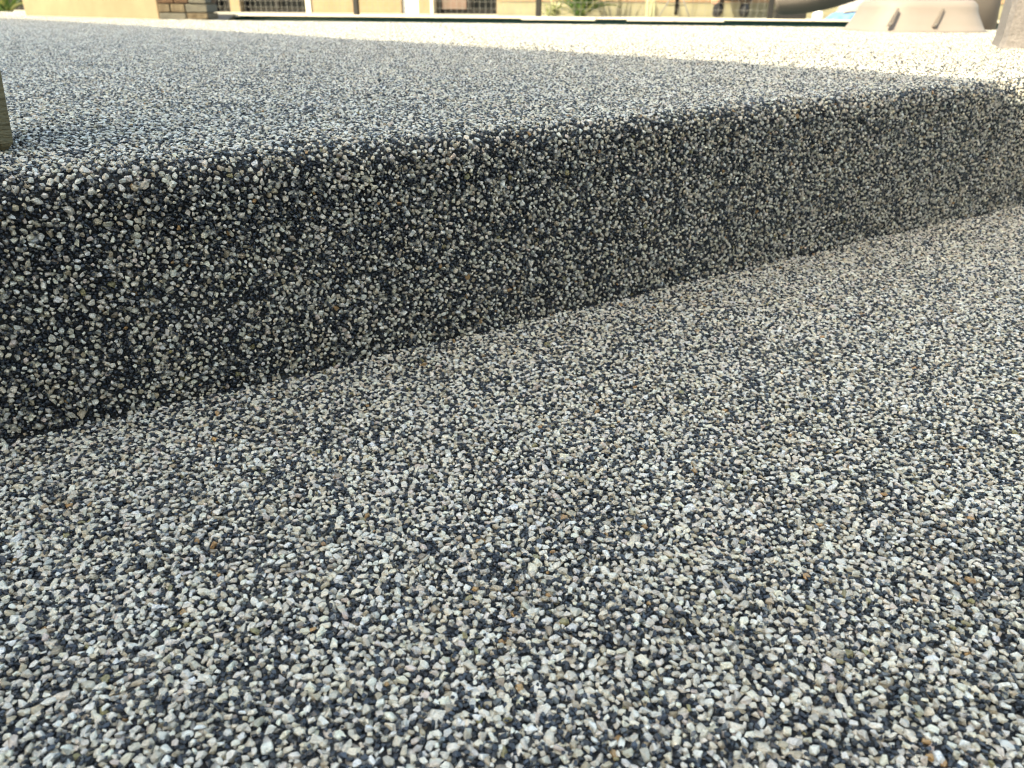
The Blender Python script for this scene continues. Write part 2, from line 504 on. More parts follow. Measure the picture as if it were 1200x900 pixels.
# raised deck: face and nose of the step (unrolled), then the flat top
prof_len = 0.0
xs0 = np.array([p.x for p in path])
i0 = int(np.argmax(xs0 > -0.46)); i1 = int(np.argmax(xs0 > 0.95))
seg = np.array([(path[i + 1] - path[i]).length for i in range(i0, i1)]); cum = np.concatenate([[0], np.cumsum(seg)])
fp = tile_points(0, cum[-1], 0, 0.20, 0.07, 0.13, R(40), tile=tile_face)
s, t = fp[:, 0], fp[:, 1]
ii = np.clip(np.searchsorted(cum, s) - 1, 0, len(seg) - 1); fr = (s - cum[ii]) / seg[ii]
A = np.array([p[:] for p in path]); NN = np.array([n[:] for n in pn])
base = A[ii + i0] * (1 - fr[:, None]) + A[ii + i0 + 1] * fr[:, None]
nn = NN[ii + i0] * (1 - fr[:, None]) + NN[ii + i0 + 1] * fr[:, None]; nn /= np.linalg.norm(nn, axis=1)[:, None]
rr = NR[ii + i0]
arc = rr * np.pi / 2; hgt = TOP - rr
ang = np.clip(t / rr, 0, np.pi / 2)
onface = t > arc
ofs = -rr + rr * np.sin(ang); zz = TOP - rr + rr * np.cos(ang) - np.where(onface, t - arc, 0)
zz = zz * (1 - droop(base[:, 0]) / TOP)
ok = zz > 0.001
up = np.array([0, 0, 1.0])
nrm = nn * np.sin(ang)[:, None] + up * np.cos(ang)[:, None]
# hand-trowelled face: shallow waves
wav = 0.0011 + 0.0002 * np.sin(s * 31 + 2 * np.sin(zz * 40)) + 0.0002 * np.sin(s * 67 + zz * 55)
ps = base + nn * ofs[:, None] + up * zz[:, None] + nrm * (wav * np.minimum(1, t / 0.012))[:, None]
tan = np.cross(up, nn); bit = np.cross(nrm, tan)
fr3 = np.stack([tan, bit, nrm], 2)
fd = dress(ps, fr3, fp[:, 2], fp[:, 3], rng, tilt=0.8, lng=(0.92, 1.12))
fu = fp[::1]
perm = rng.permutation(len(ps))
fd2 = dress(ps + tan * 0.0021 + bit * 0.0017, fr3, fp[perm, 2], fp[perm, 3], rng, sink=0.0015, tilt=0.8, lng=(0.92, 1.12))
v, z = in_view(fd['pos'], -0.004)
vm, _ = in_view(fd['pos'], 0.12)
fd = sub(fd, ok & vm); fd2 = sub(fd2, ok & vm)
v, z = in_view(fd['pos'], -0.004)
order = np.argsort(np.where(v & (fd['scl'][:, 0] > 0.0036) & (fd['pos'][:, 2] > 0.01), z, 9e9))[:300]
msk = np.zeros(len(z), bool); msk[order] = True
singles(sub(fd, msk), deck)
NEAR = 1.75
def keep_top(xy):
    P = np.concatenate([xy, np.full((len(xy), 1), TOP)], 1)
    m, z = in_view(P, 0.10)
    m &= xy[:, 1] < NEAR
    if m.any():
        sd_, nr = side(xy[m]); m[np.nonzero(m)[0]] = sd_ < -nr - 0.0005
    return m
tp = tile_points(-1.35, 1.35, 0.2, NEAR, 0.03, 0.19, R(-17), keep_top)
T3 = np.concatenate([tp[:, :2], np.full((len(tp), 1), TOP)], 1)
T3[:, 2] += 0.0007 * np.sin(T3[:, 0] * 33 + 1.2 * np.sin(T3[:, 1] * 21)) + 0.0005 * np.sin(T3[:, 1] * 47 + T3[:, 0] * 17)
sdt, _ = side(tp[:, :2])
T3[:, 2] -= droop(tp[:, 0]) * np.exp(np.minimum(0, sdt + 0.012) / 0.22)
td = dress(T3, np.repeat(EYE3[None], len(tp), 0), tp[:, 2], tp[:, 3], rng)
singles(dict(pos=np.array([[-0.1315, 0.803, TOP + 0.0026]]), rot=np.array([[0.3, 0.2, 0.9]]), scl=np.array([[0.0062, 0.0055, 0.0055]]), col=np.array([[0.006, 0.006, 0.007]]), idx=np.array([3])), deck)
scatter('pebbles', merge(sub(fd, ~msk), fd2, td), deck, 'pale and dark pebbles of the raised deck and its step face')

# the deck farther off: the same stones joined into one periodic sheet, laid side by side up to the pool
def far_sheet():
    n = len(tile); g = np.random.default_rng(3)
    pts = np.concatenate([tile[:, :2], np.zeros((n, 1))], 1)
    d = dress(pts, np.repeat(EYE3[None], n, 0), tile[:, 2], tile[:, 3], g)
    Rm = rot_mats(n, g, 0.45); k = g.integers(0, len(far_shapes), n)
    VV, FF, CC, off = [], [], [], 0
    for s in range(len(far_shapes)):
        V, F = far_shapes[s]; ids = np.nonzero(k == s)[0]
        v = np.einsum('nij,nvj->nvi', Rm[ids], V[None] * d['scl'][ids][:, None, :]) + d['pos'][ids][:, None, :]
        VV.append(v.reshape(-1, 3)); CC.append(np.repeat(d['col'][ids], len(V), 0))
        FF.append((F[None] + (np.arange(len(ids)) * len(V))[:, None, None] + off).reshape(-1, 3)); off += len(ids) * len(V)
    VV, FF, CC = np.concatenate(VV), np.concatenate(FF), np.concatenate(CC)
    me = bpy.data.meshes.new('pebble_sheet')
    me.vertices.add(len(VV)); me.vertices.foreach_set('co', VV.astype(np.float32).ravel())
    me.loops.add(FF.size); me.loops.foreach_set('vertex_index', FF.astype(np.int32).ravel())
    me.polygons.add(len(FF)); me.polygons.foreach_set('loop_start', np.arange(0, FF.size, 3, dtype=np.int32))
    me.update(calc_edges=True)
    a = me.attributes.new('stone_colour', 'FLOAT_COLOR', 'POINT')
    a.data.foreach_set('color', np.concatenate([CC, np.ones((len(CC), 1))], 1).astype(np.float32).ravel())
    me.materials.append(M['stone_far'])
    return me
sheet = far_sheet()
far_coll = bpy.data.collections.new('far_shapes'); so = bpy.data.objects.new('pebble_sheet_shape', sheet); far_coll.objects.link(so)
# lattice points whose whole cell lies on the deck beyond NEAR; the lattice is square to the pool edge
cells = []
for i in range(-26, 22):
    for j in range(-9, 9):
        u0 = (i + (j * 0.37) % 1.0) * TL
        v1 = -TL * (j + 1)
        cells.append((u0, v1))
far_pts = []
for (u0, v1) in cells:
    if v1 + TL > 0.001 and not (u0 + TL < -3.3 or (u0 + TL < -1.42 - 0.6 * (v1 + TL))): continue
    cs4 = [yd(u0 + a * TL, v1 + b * TL) for a in (0, 1) for b in (0, 1)]
    if max(c.y for c in cs4) < NEAR: continue
    ctr = yd(u0 + TL / 2, v1 + TL / 2)
    if abs(ctr.x) > 0.62 * ctr.y + 0.7: continue
    s_, _ = side(np.array([[c.x, c.y] for c in cs4]))
    if s_.max() > -0.03: continue
    far_pts.append((u0, v1))
# strip the part of the first row that would overlap the near stones: cells straddling NEAR sit 1 mm lower
me = bpy.data.meshes.new('far_pebbles')
me.from_pydata([yd(u, v, TOP - (0.0006 if min(yd(u + a * TL, v + b * TL).y for a in (0, 1) for b in (0, 1)) < NEAR else 0.0)) for u, v in far_pts], [], [])
fo = tag(link('far_pebbles', me, M['stone_far'], deck), 'far stretch of the pebble deck up to the pool', kind='stuff')
ng = bpy.data.node_groups.new('lay_sheets', 'GeometryNodeTree')
ng.interface.new_socket('Geometry', in_out='INPUT', socket_type='NodeSocketGeometry')
ng.interface.new_socket('Geometry', in_out='OUTPUT', socket_type='NodeSocketGeometry')
N, Lk = ng.nodes, ng.links
gi, go = N.new('NodeGroupInput'), N.new('NodeGroupOutput')
oi = N.new('GeometryNodeObjectInfo'); oi.inputs['Object'].default_value = so; oi.inputs['As Instance'].default_value = True
m2p = N.new('GeometryNodeMeshToPoints'); ip = N.new('GeometryNodeInstanceOnPoints')
ip.inputs['Rotation'].default_value = (0, 0, YA)
Lk.new(gi.outputs[0], m2p.inputs['Mesh']); Lk.new(m2p.outputs[0], ip.inputs['Points']); Lk.new(oi.outputs['Geometry'], ip.inputs['Instance'])
Lk.new(ip.outputs[0], go.inputs[0])
fo.modifiers.new('sheets', 'NODES').node_group = ng

# ------------------------------------------------------------------ pool, terrace
pool = tag(empty('pool', (0, 0, 0)), 'swimming pool with dark green tile band and white coping', kind='structure')
bm = bmesh.new(); n4 = len(POOL)
for i in range(n4):
    a, b = POOL[i], POOL[(i + 1) % n4]
    poly(bm, [yd(*a, TOP - 0.004), yd(*b, TOP - 0.004), yd(*b, -0.05), yd(*a, -0.05)])
obj('tile_band', bm, M['tile'], pool)
bm = bmesh.new()
for i in range(n4):
    a, b = POOL[i], POOL[(i + 1) % n4]
    poly(bm, [yd(*a, -0.05), yd(*b, -0.05), yd(*b, -1.2), yd(*a, -1.2)])
poly(bm, [yd(*p, -1.2) for p in POOL])
obj('basin', bm, M['plaster'], pool)
bm = bmesh.new(); poly(bm, [yd(u, v, 0.03) for u, v in POOL])
tag(obj('water', bm, M['water'], pool))
edges = [(-3.03, 0), (-2.90, 1), (-2.895, 0), (-2.30, 0), (-1.70, 0), (-1.11, 0), (-0.52, 1), (0.05, 0), (0.28, 1), (0.63, 1), (0.985, 0), (1.6, 0), (2.2, 0), (2.8, 0), (3.4, 0), (4.0, 0), (4.6, 0)]
edges[0] = (-3.03, 1)
for (a, th), (b, _) in zip(edges, edges[1:]):
    if b - a < 0.02: continue
    dz = 0.020 if th else 0.011
    o = bx('coping_stone', M['coping'], pool, a + 0.002, b - 0.002, 2.70 if not th else 2.68, 3.06, TOP - 0.002 - dz, TOP - 0.001 + rnd.uniform(-0.001, 0.001), bev=0.003)
    o.matrix_local = Matrix.Translation(YO) @ Matrix.Rotation(YA, 4, 'Z')

bm = bmesh.new()
prism(bm, [yd(u, v)[:2] for u, v in ((-30, 2.755), (30, 2.755), (30, 40), (-30, 40))], -0.02, TOP - 0.012)
tag(obj('terrace', bm, M['concrete']), 'pale concrete terrace beyond the pool', kind='structure')

# ------------------------------------------------------------------ tan wall and stone pillar at the pool's near corner
def wall_frame(name, a, b):
    a, b = Vector((*a, TOP)), Vector((*b, TOP))
    return empty(name, a, math.atan2(b.y - a.y, b.x - a.x)), (b - a).length
t, L = wall_frame('garden_wall', (-2.985, 5.19), (-1.765, 4.215))
tag(t, 'tan stucco garden wall left of the stone pillar', 'wall')
bx('wall_body', M['stucco'], t, 0, L, 0, 0.24, -0.15, 1.05, bev=0.012)
bx('wall_cap', M['wood'], t, -0.04, L, -0.04, 0.28, 1.052, 1.11, bev=0.008)
p = tag(empty('stone_pillar', (-1.70, 4.20, TOP), R(9)), 'brown stacked stone pillar at the pool corner', 'pillar')
bx('core', M['soil'], p, -0.035, 0.165, 0.03, 0.25, -0.1, 1.20)
stm = [mat('pillar_stone_a', (0.06, 0.042, 0.026), 0.9, (0.15, 0.11, 0.068), 28, 0.9, 60), mat('pillar_stone_b', (0.16, 0.125, 0.08), 0.9, (0.08, 0.055, 0.033), 28, 0.9, 60),
       mat('pillar_stone_c', (0.05, 0.028, 0.018), 0.9, (0.12, 0.065, 0.035), 28, 0.9, 60), mat('pillar_stone_d', (0.09, 0.085, 0.072), 0.9, (0.15, 0.135, 0.105), 28, 0.9, 60)]
z = 0.0; k = 0
while z < 1.18:
    h = rnd.uniform(0.026, 0.05)
    xs = sorted([-0.05, 0.18] + [rnd.uniform(-0.01, 0.14) for _ in range(rnd.choice((1, 2, 2, 3)))])
    for a, b in zip(xs, xs[1:]):
        if b - a < 0.012: continue
        bx('stone', rnd.choice(stm), p, a + 0.002, b - 0.002, rnd.uniform(-0.006, 0.006), 0.1395, z + 0.002, z + h - 0.002, bev=0.004)
        bx('stone', rnd.choice(stm), p, a + 0.002, b - 0.002, 0.1405, 0.28 + rnd.uniform(-0.006, 0.006), z + 0.002, z + h - 0.002, bev=0.004)
    z += h; k += 1
bx('cap_stone', stm[3], p, -0.08, 0.21, -0.03, 0.31, z, z + 0.05, bev=0.008)

# ------------------------------------------------------------------ fence
f = tag(yempty('wire_fence', 0, 3.6, TOP - 0.012), 'wire mesh fence with black posts beyond the pool', 'fence')
PU = [-7.25, -5.576, -3.902, -2.228, -0.554, 1.37, 3.04, 4.71]
for u in PU:
    o = bx('post', M['black'], f, u - 0.022, u + 0.022, -0.022, 0.022, -0.05, 1.25, bev=0.004)
for a, b in zip(PU, PU[1:]):
    bm = bmesh.new()
    n = int((b - a) / 0.052)
    for k in range(1, n):
        x = a + (b - a) * k / n
        box(bm, x - 0.001, x + 0.001, -0.001, 0.001, 0.01, 1.2)
    for k in range(0, 23):
        zz_ = 0.012 + k * 0.053
        box(bm, a + 0.021, b - 0.021, 0.0015, 0.0035, zz_ - 0.001, zz_ + 0.001)
    obj('wire_mesh', bm, M['wire'], f)

# ------------------------------------------------------------------ far house and side wall
h = tag(yempty('far_house', 0, 6.0, TOP - 0.012), 'tan stucco house with dark glazed openings behind the fence', 'house')
solid = [(-10.5, -8.7), (-6.3, -5.17), (-3.80, -2.65), (-2.44, -2.29), (-1.49, -1.40)]
for a, b in solid: bx('wall', M['stucco'], h, a, b, 0, 0.25, -0.05, 2.3)
bx('wall', M['stucco'], h, -10.5, -1.40, 0.0, 0.25, 2.302, 2.9)
bx('wall', M['stucco'], h, -10.5, -1.40, 3.5, 3.75, -0.05, 2.9)
bx('wall', M['stucco'], h, -10.5, -10.25, 0.252, 3.498, -0.05, 2.9)
bx('wall', M['stucco'], h, -1.65, -1.40, 0.252, 3.498, -0.05, 2.9)
def glazing(a, b, stiles, rails, m=None):
    wn = bx('window', M['frame'], h, a, b, 0.13, 0.17, -0.02, 0.04)
    bx('frame', M['frame'], wn, a, b, 0.13, 0.17, 2.25, 2.30)
    for x in stiles: bx('frame', M['frame'], wn, x - 0.03, x + 0.03, 0.12, 0.16, 0.042, 2.248)
    for zr in rails: bx('frame', M['frame'], wn, a + 0.02, b - 0.02, 0.10, 0.118, zr, zr + 0.025)
    bx('pane', m or M['glass'], wn, a + 0.02, b - 0.02, 0.172, 0.18, 0.042, 2.248)
glazing(-8.7, -6.3, (-8.67, -7.5, -6.33), (0.9,))
glazing(-5.17, -3.87, (-5.14, -4.98, -4.32, -3.90), (1.0,))
glazing(-2.25, -1.49, (-2.21, -1.85, -1.52), (1.0,))
bx('door_panel', M['browndoor'], h, -2.18, -1.88, 0.10, 0.119, 0.05, 0.95)
bx('column', M['stucco'], h, -4.90, -4.77, 0.02, 0.12, -0.05, 2.30)
bx('jamb', M['coping'], h, -3.868, -3.802, -0.02, 0.13, -0.05, 2.30)
bx('jamb', M['coping'], h, -2.288, -2.252, -0.02, 0.13, -0.05, 2.30)
bx('door', M['white'], h, -2.648, -2.442, 0.05, 0.10, -0.02, 2.30)
bm = bmesh.new()
for s_ in (0,):
    rv = [(-10.9, -0.6, 2.88), (-1.0, -0.6, 2.88), (-1.0, 4.3, 2.88), (-10.9, 4.3, 2.88), (-10.9, 1.85, 4.0), (-1.0, 1.85, 4.0)]
    V = [bm.verts.new(x) for x in rv]
    for fc in ((0, 1, 5, 4), (2, 3, 4, 5), (0, 4, 3), (1, 2, 5), (3, 2, 1, 0)): bm.faces.new([V[i] for i in fc])
obj('roof', bm, M['roof'], h)

s = tag(yempty('side_building', 0, 4.9, TOP - 0.012), 'cream building with brown timber boards right of the dark window', 'building')
bx('plinth', M['cream'], s, -1.22, 6.5, 0, 0.2, -0.05, 0.128)
for k in range(16):
    bx('board', M['wood'] if k == 0 else M['cream'], s, -1.215, 6.495, -0.012 + 0.004 * (k % 2), 0.19, 0.130 + k * 0.14, 0.130 + k * 0.14 + 0.136)
bx('wall', M['cream'], s, -1.22, 6.5, 0.201, 3.0, -0.05, 2.36)
bm = bmesh.new()
V = [bm.verts.new(x) for x in [(-1.3, -0.4, 2.38), (6.9, -0.4, 2.38), (6.9, 3.2, 2.38), (-1.3, 3.2, 2.38), (-1.3, 1.4, 3.3), (6.9, 1.4, 3.3)]]
for fc in ((0, 1, 5, 4), (2, 3, 4, 5), (0, 4, 3), (1, 2, 5), (3, 2, 1, 0)): bm.faces.new([V[i] for i in fc])
obj('roof', bm, M['roof'], s)

# ------------------------------------------------------------------ plants
leafm = [mat('leaf_green', (0.05, 0.11, 0.025), 0.5, (0.09, 0.17, 0.05), 30), mat('leaf_pale', (0.20, 0.24, 0.09), 0.5, (0.30, 0.32, 0.14), 30),
         mat('leaf_yellow', (0.36, 0.38, 0.12), 0.5, (0.10, 0.17, 0.04), 16), mat('pale_straw', (0.45, 0.45, 0.30), 0.7, (0.30, 0.36, 0.2), 20)]
def strap(L, wd, lean, az, droop, lift=0.0):
    bm = bmesh.new(); n = 9; prev = None
    ca, sa = math.cos(az), math.sin(az)
    r = 0.0; z = lift; a = lean
    for i in range(n + 1):
        t = i / n
        ww = wd * (0.55 + 0.9 * t * (1 - t) * 2) * (1 - t ** 3) + 0.0008
        c = Vector((ca * r, sa * r, z)); sdv = Vector((-sa, ca, 0))
        up_ = Vector((0, 0, 1)) * ww * 0.22
        cur = [bm.verts.new(c - sdv * ww / 2 + up_), bm.verts.new(c), bm.verts.new(c + sdv * ww / 2 + up_)]
        if prev:
            for k in range(2): bm.faces.new((prev[k], prev[k + 1], cur[k + 1], cur[k]))
        prev = cur
        r += L / n * math.sin(a); z += L / n * math.cos(a); a += droop / n
    return bm
def plant(name, u, v, n, Lr, wd, mats, label, spread=0.9, droop=1.0, seed=1):
    q = random.Random(seed)
    t = tag(yempty(name, u, v, TOP - 0.014), label, 'plant')
    for k in range(n):
        bm = strap(q.uniform(*Lr), wd * q.uniform(0.7, 1.2), q.uniform(0.08, spread), q.uniform(0, 6.283), q.uniform(0.3, droop), 0)
        o = obj('leaf', bm, q.choice(mats), t, True)
        o.location = (q.uniform(-0.05, 0.05), q.uniform(-0.05, 0.05), 0)
    return t
plant('flax_plant', -5.50, 3.1, 46, (0.45, 0.95), 0.040, [leafm[2], leafm[2], leafm[1], leafm[0]], 'yellow green strap leaved plant by the black opening', 1.15, 0.9, 4)
plant('lily_plant', -0.30, 4.45, 130, (0.18, 0.6), 0.026, [leafm[0], leafm[0], leafm[1]], 'dark green spiky clump against the cream building', 1.1, 1.3, 5)
plant('low_plant', -0.58, 4.5, 70, (0.08, 0.22), 0.018, [leafm[1], leafm[3]], 'low pale green tuft beside the dark green clump', 1.2, 1.0, 6)
plant('stem_plant', 0.36, 4.4, 12, (0.5, 0.8), 0.008, [leafm[3]], 'sparse pale upright stems beside the black tripod', 0.16, 0.2, 8)

# ------------------------------------------------------------------ tripod stand
t = tag(yempty('tripod_stand', 0.598, 4.3, TOP - 0.012), 'black tripod stand behind the wire fence', 'stand')
bm = bmesh.new(); tube(bm, [(0, 0, 0.02), (0, 0, 1.5)], 0.016, 12); obj('pole', bm, M['black'], t, True)
bm = bmesh.new(); tube(bm, [(0, 0, 0.18), (0, 0, 0.24)], 0.026, 12); obj('collar', bm, M['black'], t, True)
bm = bmesh.new(); tube(bm, [(0, 0, 1.5), (0, 0, 1.56)], [0.03, 0.03], 12); obj('head', bm, M['black'], t, True)
for k in range(3):
    a = R(200 + 120 * k)
    bm = bmesh.new(); tube(bm, [(0.02 * math.cos(a), 0.02 * math.sin(a), 0.23), (0.16 * math.cos(a), 0.16 * math.sin(a), 0.006)], 0.006, 8); obj('leg', bm, M['wire'], t, True)
    bm = bmesh.new(); tube(bm, [(0.012 * math.cos(a), 0.012 * math.sin(a), 0.10), (0.10 * math.cos(a), 0.10 * math.sin(a), 0.10)], 0.004, 6); obj('brace', bm, M['black'], t, True)

# ------------------------------------------------------------------ crouching person behind the fence
skinm = mat('skin', (0.50, 0.30, 0.21), 0.5); hairm = mat('dark_hair', (0.02, 0.014, 0.01), 0.6)
shirtm = mat('grey_shirt', (0.10, 0.10, 0.115), 0.9, (0.13, 0.13, 0.145), 20); bootm = mat('dark_boot', (0.012, 0.014, 0.022), 0.55)
plaid = mat('dark_checked_cloth', (0.03, 0.022, 0.02), 0.9)
n_, l_ = plaid.node_tree.nodes, plaid.node_tree.links
tc = n_.new('ShaderNodeTexCoord'); ck = n_.new('ShaderNodeTexChecker'); ck.inputs['Scale'].default_value = 28
ck.inputs[1].default_value = (0.035, 0.026, 0.024, 1); ck.inputs[2].default_value = (0.085, 0.062, 0.052, 1)
l_.new(tc.outputs['Object'], ck.inputs[0]); l_.new(ck.outputs[0], n_['Principled BSDF'].inputs['Base Color'])
def skin(name, verts, edges_, radii, m, parent, root=0, lev=2):
    me = bpy.data.meshes.new(name); me.from_pydata(verts, edges_, [])
    o = link(name, me, m, parent)
    md = o.modifiers.new('skin', 'SKIN'); md.use_smooth_shade = True
    sv = me.skin_vertices
    if not sv: 
        bm = bmesh.new(); bm.from_mesh(me); bm.verts.layers.skin.verify(); bm.to_mesh(me); bm.free(); sv = me.skin_vertices
    for i, r in enumerate(radii):
        r = r if hasattr(r, '__len__') else (r, r)
        sv[0].data[i].radius = r; sv[0].data[i].use_root = (i == root)
    s2 = o.modifiers.new('sub', 'SUBSURF'); s2.levels = lev; s2.render_levels = lev
    return o
pe = tag(yempty('person', 1.085, 4.25, TOP - 0.012), 'person crouching behind the fence in dark checked trousers and boots', 'person')
# facing away (+y): pelvis low over the heels, knees forward
bvs = [(0, -0.06, 0.23), (0, 0.0, 0.40), (0, 0.09, 0.60), (0, 0.15, 0.72), (0, 0.19, 0.80), (0, 0.24, 0.88), (0, 0.25, 0.97),
       (-0.10, -0.03, 0.23), (-0.17, 0.34, 0.44), (-0.115, 0.06, 0.12), (-0.115, 0.10, 0.05), (-0.13, 0.22, 0.03),
       (0.10, -0.03, 0.23), (0.17, 0.34, 0.44), (0.115, 0.06, 0.12), (0.115, 0.10, 0.05), (0.13, 0.22, 0.03),
       (-0.17, 0.12, 0.70), (-0.24, 0.06, 0.46), (-0.17, -0.02, 0.25), (-0.155, -0.04, 0.18),
       (0.17, 0.12, 0.70), (0.26, 0.20, 0.48), (0.20, 0.40, 0.52), (0.18, 0.47, 0.53)]
be = [(0, 1), (1, 2), (2, 3), (3, 4), (4, 5), (5, 6), (0, 7), (7, 8), (8, 9), (9, 10), (10, 11), (0, 12), (12, 13), (13, 14), (14, 15), (15, 16),
      (3, 17), (17, 18), (18, 19), (19, 20), (3, 21), (21, 22), (22, 23), (23, 24)]
br = [0.12, 0.115, 0.125, 0.09, 0.05, 0.085, 0.08, 0.085, 0.055, 0.035, 0.035, 0.03, 0.085, 0.055, 0.035, 0.035, 0.03, 0.055, 0.04, 0.028, 0.03, 0.055, 0.04, 0.028, 0.03]
body = skin('body', bvs, be, br, skinm, pe)
skin('trousers', [bvs[0], (0, -0.01, 0.38), bvs[7], bvs[8], (-0.114, 0.045, 0.105), bvs[12], bvs[13], (0.114, 0.045, 0.105)], [(0, 1), (0, 2), (2, 3), (3, 4), (0, 5), (5, 6), (6, 7)],
     [0.140, 0.13, 0.108, 0.076, 0.064, 0.108, 0.076, 0.064], plaid, pe)
skin('shirt', [bvs[1], bvs[2], (0, 0.14, 0.70), (-0.17, 0.12, 0.70), (-0.235, 0.065, 0.48), (0.17, 0.12, 0.70), (0.255, 0.195, 0.50)], [(0, 1), (1, 2), (2, 3), (3, 4), (2, 5), (5, 6)],
     [0.14, 0.15, 0.115, 0.075, 0.056, 0.075, 0.056], shirtm, pe)
skin('hair', [(0, 0.205, 0.93), (0, 0.23, 1.0), (0, 0.265, 1.04)], [(0, 1), (1, 2)], [0.075, 0.095, 0.06], hairm, pe)
for sgn in (-1, 1):
    skin('boot', [(sgn * 0.113, 0.055, 0.135), (sgn * 0.115, 0.06, 0.06), (sgn * 0.118, 0.12, 0.045), (sgn * 0.13, 0.24, 0.036)], [(0, 1), (1, 2), (2, 3)], [0.046, 0.05, 0.046, 0.036], bootm, pe)
for k in range(5):   # hand hanging beside the boot, and the one on the knee
    for (bx_, by, bz, dx, dy, dz) in ((-0.155, -0.04, 0.18, 0, -0.02, -1), (0.18, 0.47, 0.53, 0, 0.8, -0.55)):
        o0 = (k - 2) * 0.016
        ln = (0.045, 0.065, 0.072, 0.066, 0.052)[k]
        sp = -0.02 if k == 0 else 0
        skin('finger', [(bx_ + o0, by, bz), (bx_ + o0 * 1.15 + sp, by + dy * ln * 0.5, bz + dz * ln * 0.5), (bx_ + o0 * 1.15 + sp, by + dy * ln + 0.012, bz + dz * ln)], [(0, 1), (1, 2)], [0.010, 0.0085, 0.007], skinm, body, lev=1)

# ------------------------------------------------------------------ pool slide
sl_ = tag(empty('pool_slide', (1.36, 2.90, TOP)), 'taupe moulded plastic pool slide with low ribbed base', 'slide')
def rounded_frustum(bm, w0, d0, w1, d1, z0, z1, r, n=9, seg=6):
    """superelliptic frustum with a rolled-over top edge"""
    rings = []
    lv = [(0.0, 0)] + [(0.0 + (z1 - z0 - r) * t, t) for t in (0.15, 0.4, 0.7, 1.0)]
    def ring(wd, dp, z):
        pts = []
        for k in range(48):
            a = 2 * math.pi * k / 48; c, s = math.cos(a), math.sin(a); e = 0.5
            pts.append(bm.verts.new((math.copysign(abs(c) ** e, c) * wd / 2, math.copysign(abs(s) ** e, s) * dp / 2, z)))
        return pts
    rings.append(ring(w0 + 0.02, d0 + 0.02, z0))
    for dz, t in lv[1:]:
        q_ = t ** 0.85
        rings.append(ring(w0 + (w1 - w0) * q_ * 0.8, d0 + (d1 - d0) * q_ * 0.8, z0 + dz))
    wa, da = w0 + (w1 - w0) * 0.8, d0 + (d1 - d0) * 0.8
    for k in range(1, seg + 1):
        a = math.pi / 2 * k / seg
        rings.append(ring(wa - (r * 1.6) * (1 - math.cos(a)), da - (r * 1.6) * (1 - math.cos(a)), z1 - r + r * math.sin(a)))
    for a, b in zip(rings, rings[1:]):
        for k in range(48): bm.faces.new((a[k], a[(k + 1) % 48], b[(k + 1) % 48], b[k]))
    bm.faces.new(rings[-1]); bm.faces.new(rings[0])
    return bm
bm = rounded_frustum(bmesh.new(), 0.405, 0.36, 0.32, 0.28, 0, 0.097, 0.034)
ped = obj('base', bm, M['taupe'], sl_, True); ped.location = (0, 0.0, 0)
# bolt slots on the sloping front, recess shade put into a darker taupe
groove = mat('taupe_recess_shade', (0.11, 0.092, 0.082), 0.7)
for gx in (-0.150, -0.005):
    bm = bmesh.new()
    V = [bm.verts.new(x) for x in [(gx - 0.012, -0.1785, 0.018), (gx + 0.000, -0.1785, 0.018), (gx + 0.0235, -0.1565, 0.070), (gx + 0.0215, -0.1560, 0.072),
                                   (gx - 0.012, -0.165, 0.018), (gx + 0.000, -0.165, 0.018), (gx + 0.0235, -0.145, 0.070), (gx + 0.0215, -0.145, 0.072)]]
    for fc in ((0, 1, 2, 3), (4, 5, 6, 7), (0, 1, 5, 4), (1, 2, 6, 5), (2, 3, 7, 6), (3, 0, 4, 7)): bm.faces.new([V[i] for i in fc])
    rc = obj('slot', bm, groove, ped)
    bm = bmesh.new(); tube(bm, [(gx - 0.004, -0.181, 0.024), (gx - 0.004, -0.172, 0.026)], 0.003, 8); obj('bolt', bm, M['wire'], rc, True)
bm = rounded_frustum(bmesh.new(), 0.26, 0.24, 0.22, 0.18, 0, 1.75, 0.05)
o = obj('column', bm, M['taupe'], sl_, True); o.location = (0.31, 0.36, 0)
# flume: a half pipe that leaves the column top and comes down over the pool
fl = [(0.31, 0.36, 1.80), (0.36, 0.70, 1.62), (0.52, 1.00, 1.38), (0.72, 1.32, 1.08), (0.86, 1.62, 0.78), (0.82, 1.90, 0.52), (0.66, 2.12, 0.32), (0.46, 2.26, 0.225), (0.27, 2.36, 0.200)]
bm = bmesh.new()
P = [Vector(x) for x in fl]; fine = []
for i in range(len(P) - 1):
    p0, p1, p2, p3 = P[max(i - 1, 0)], P[i], P[i + 1], P[min(i + 2, len(P) - 1)]
    for k in range(6):
        t_ = k / 6
        fine.append(0.5 * ((2 * p1) + (p2 - p0) * t_ + (2 * p0 - 5 * p1 + 4 * p2 - p3) * t_ * t_ + (3 * p1 - p0 - 3 * p2 + p3) * t_ ** 3))
fine.append(P[-1])
rings = []
for i, p_ in enumerate(fine):
    d = (fine[min(i + 1, len(fine) - 1)] - fine[max(i - 1, 0)]).normalized()
    sdv = d.cross(Vector((0, 0, 1))).normalized(); up_ = sdv.cross(d)
    rg = []
    for (rad, rev) in ((0.265, 1), (0.243, -1)):
        ks = range(0, 17) if rev == 1 else range(16, -1, -1)
        for k in ks:
            a = math.pi * (k / 16) + math.pi
            a = math.pi + (k / 16) * math.pi
            hx = math.copysign(abs(math.cos(a)) ** 0.7, math.cos(a)); hz = -abs(math.sin(a)) ** 0.7
            rg.append(bm.verts.new(p_ + sdv * hx * rad + up_ * (hz * rad * 0.75 + 0.03)))
    rings.append(rg)
for a, b in zip(rings, rings[1:]):
    for k in range(len(a)): bm.faces.new((a[k], a[(k + 1) % len(a)], b[(k + 1) % len(a)], b[k]))
bm.faces.new(rings[0]); bm.faces.new(rings[-1])
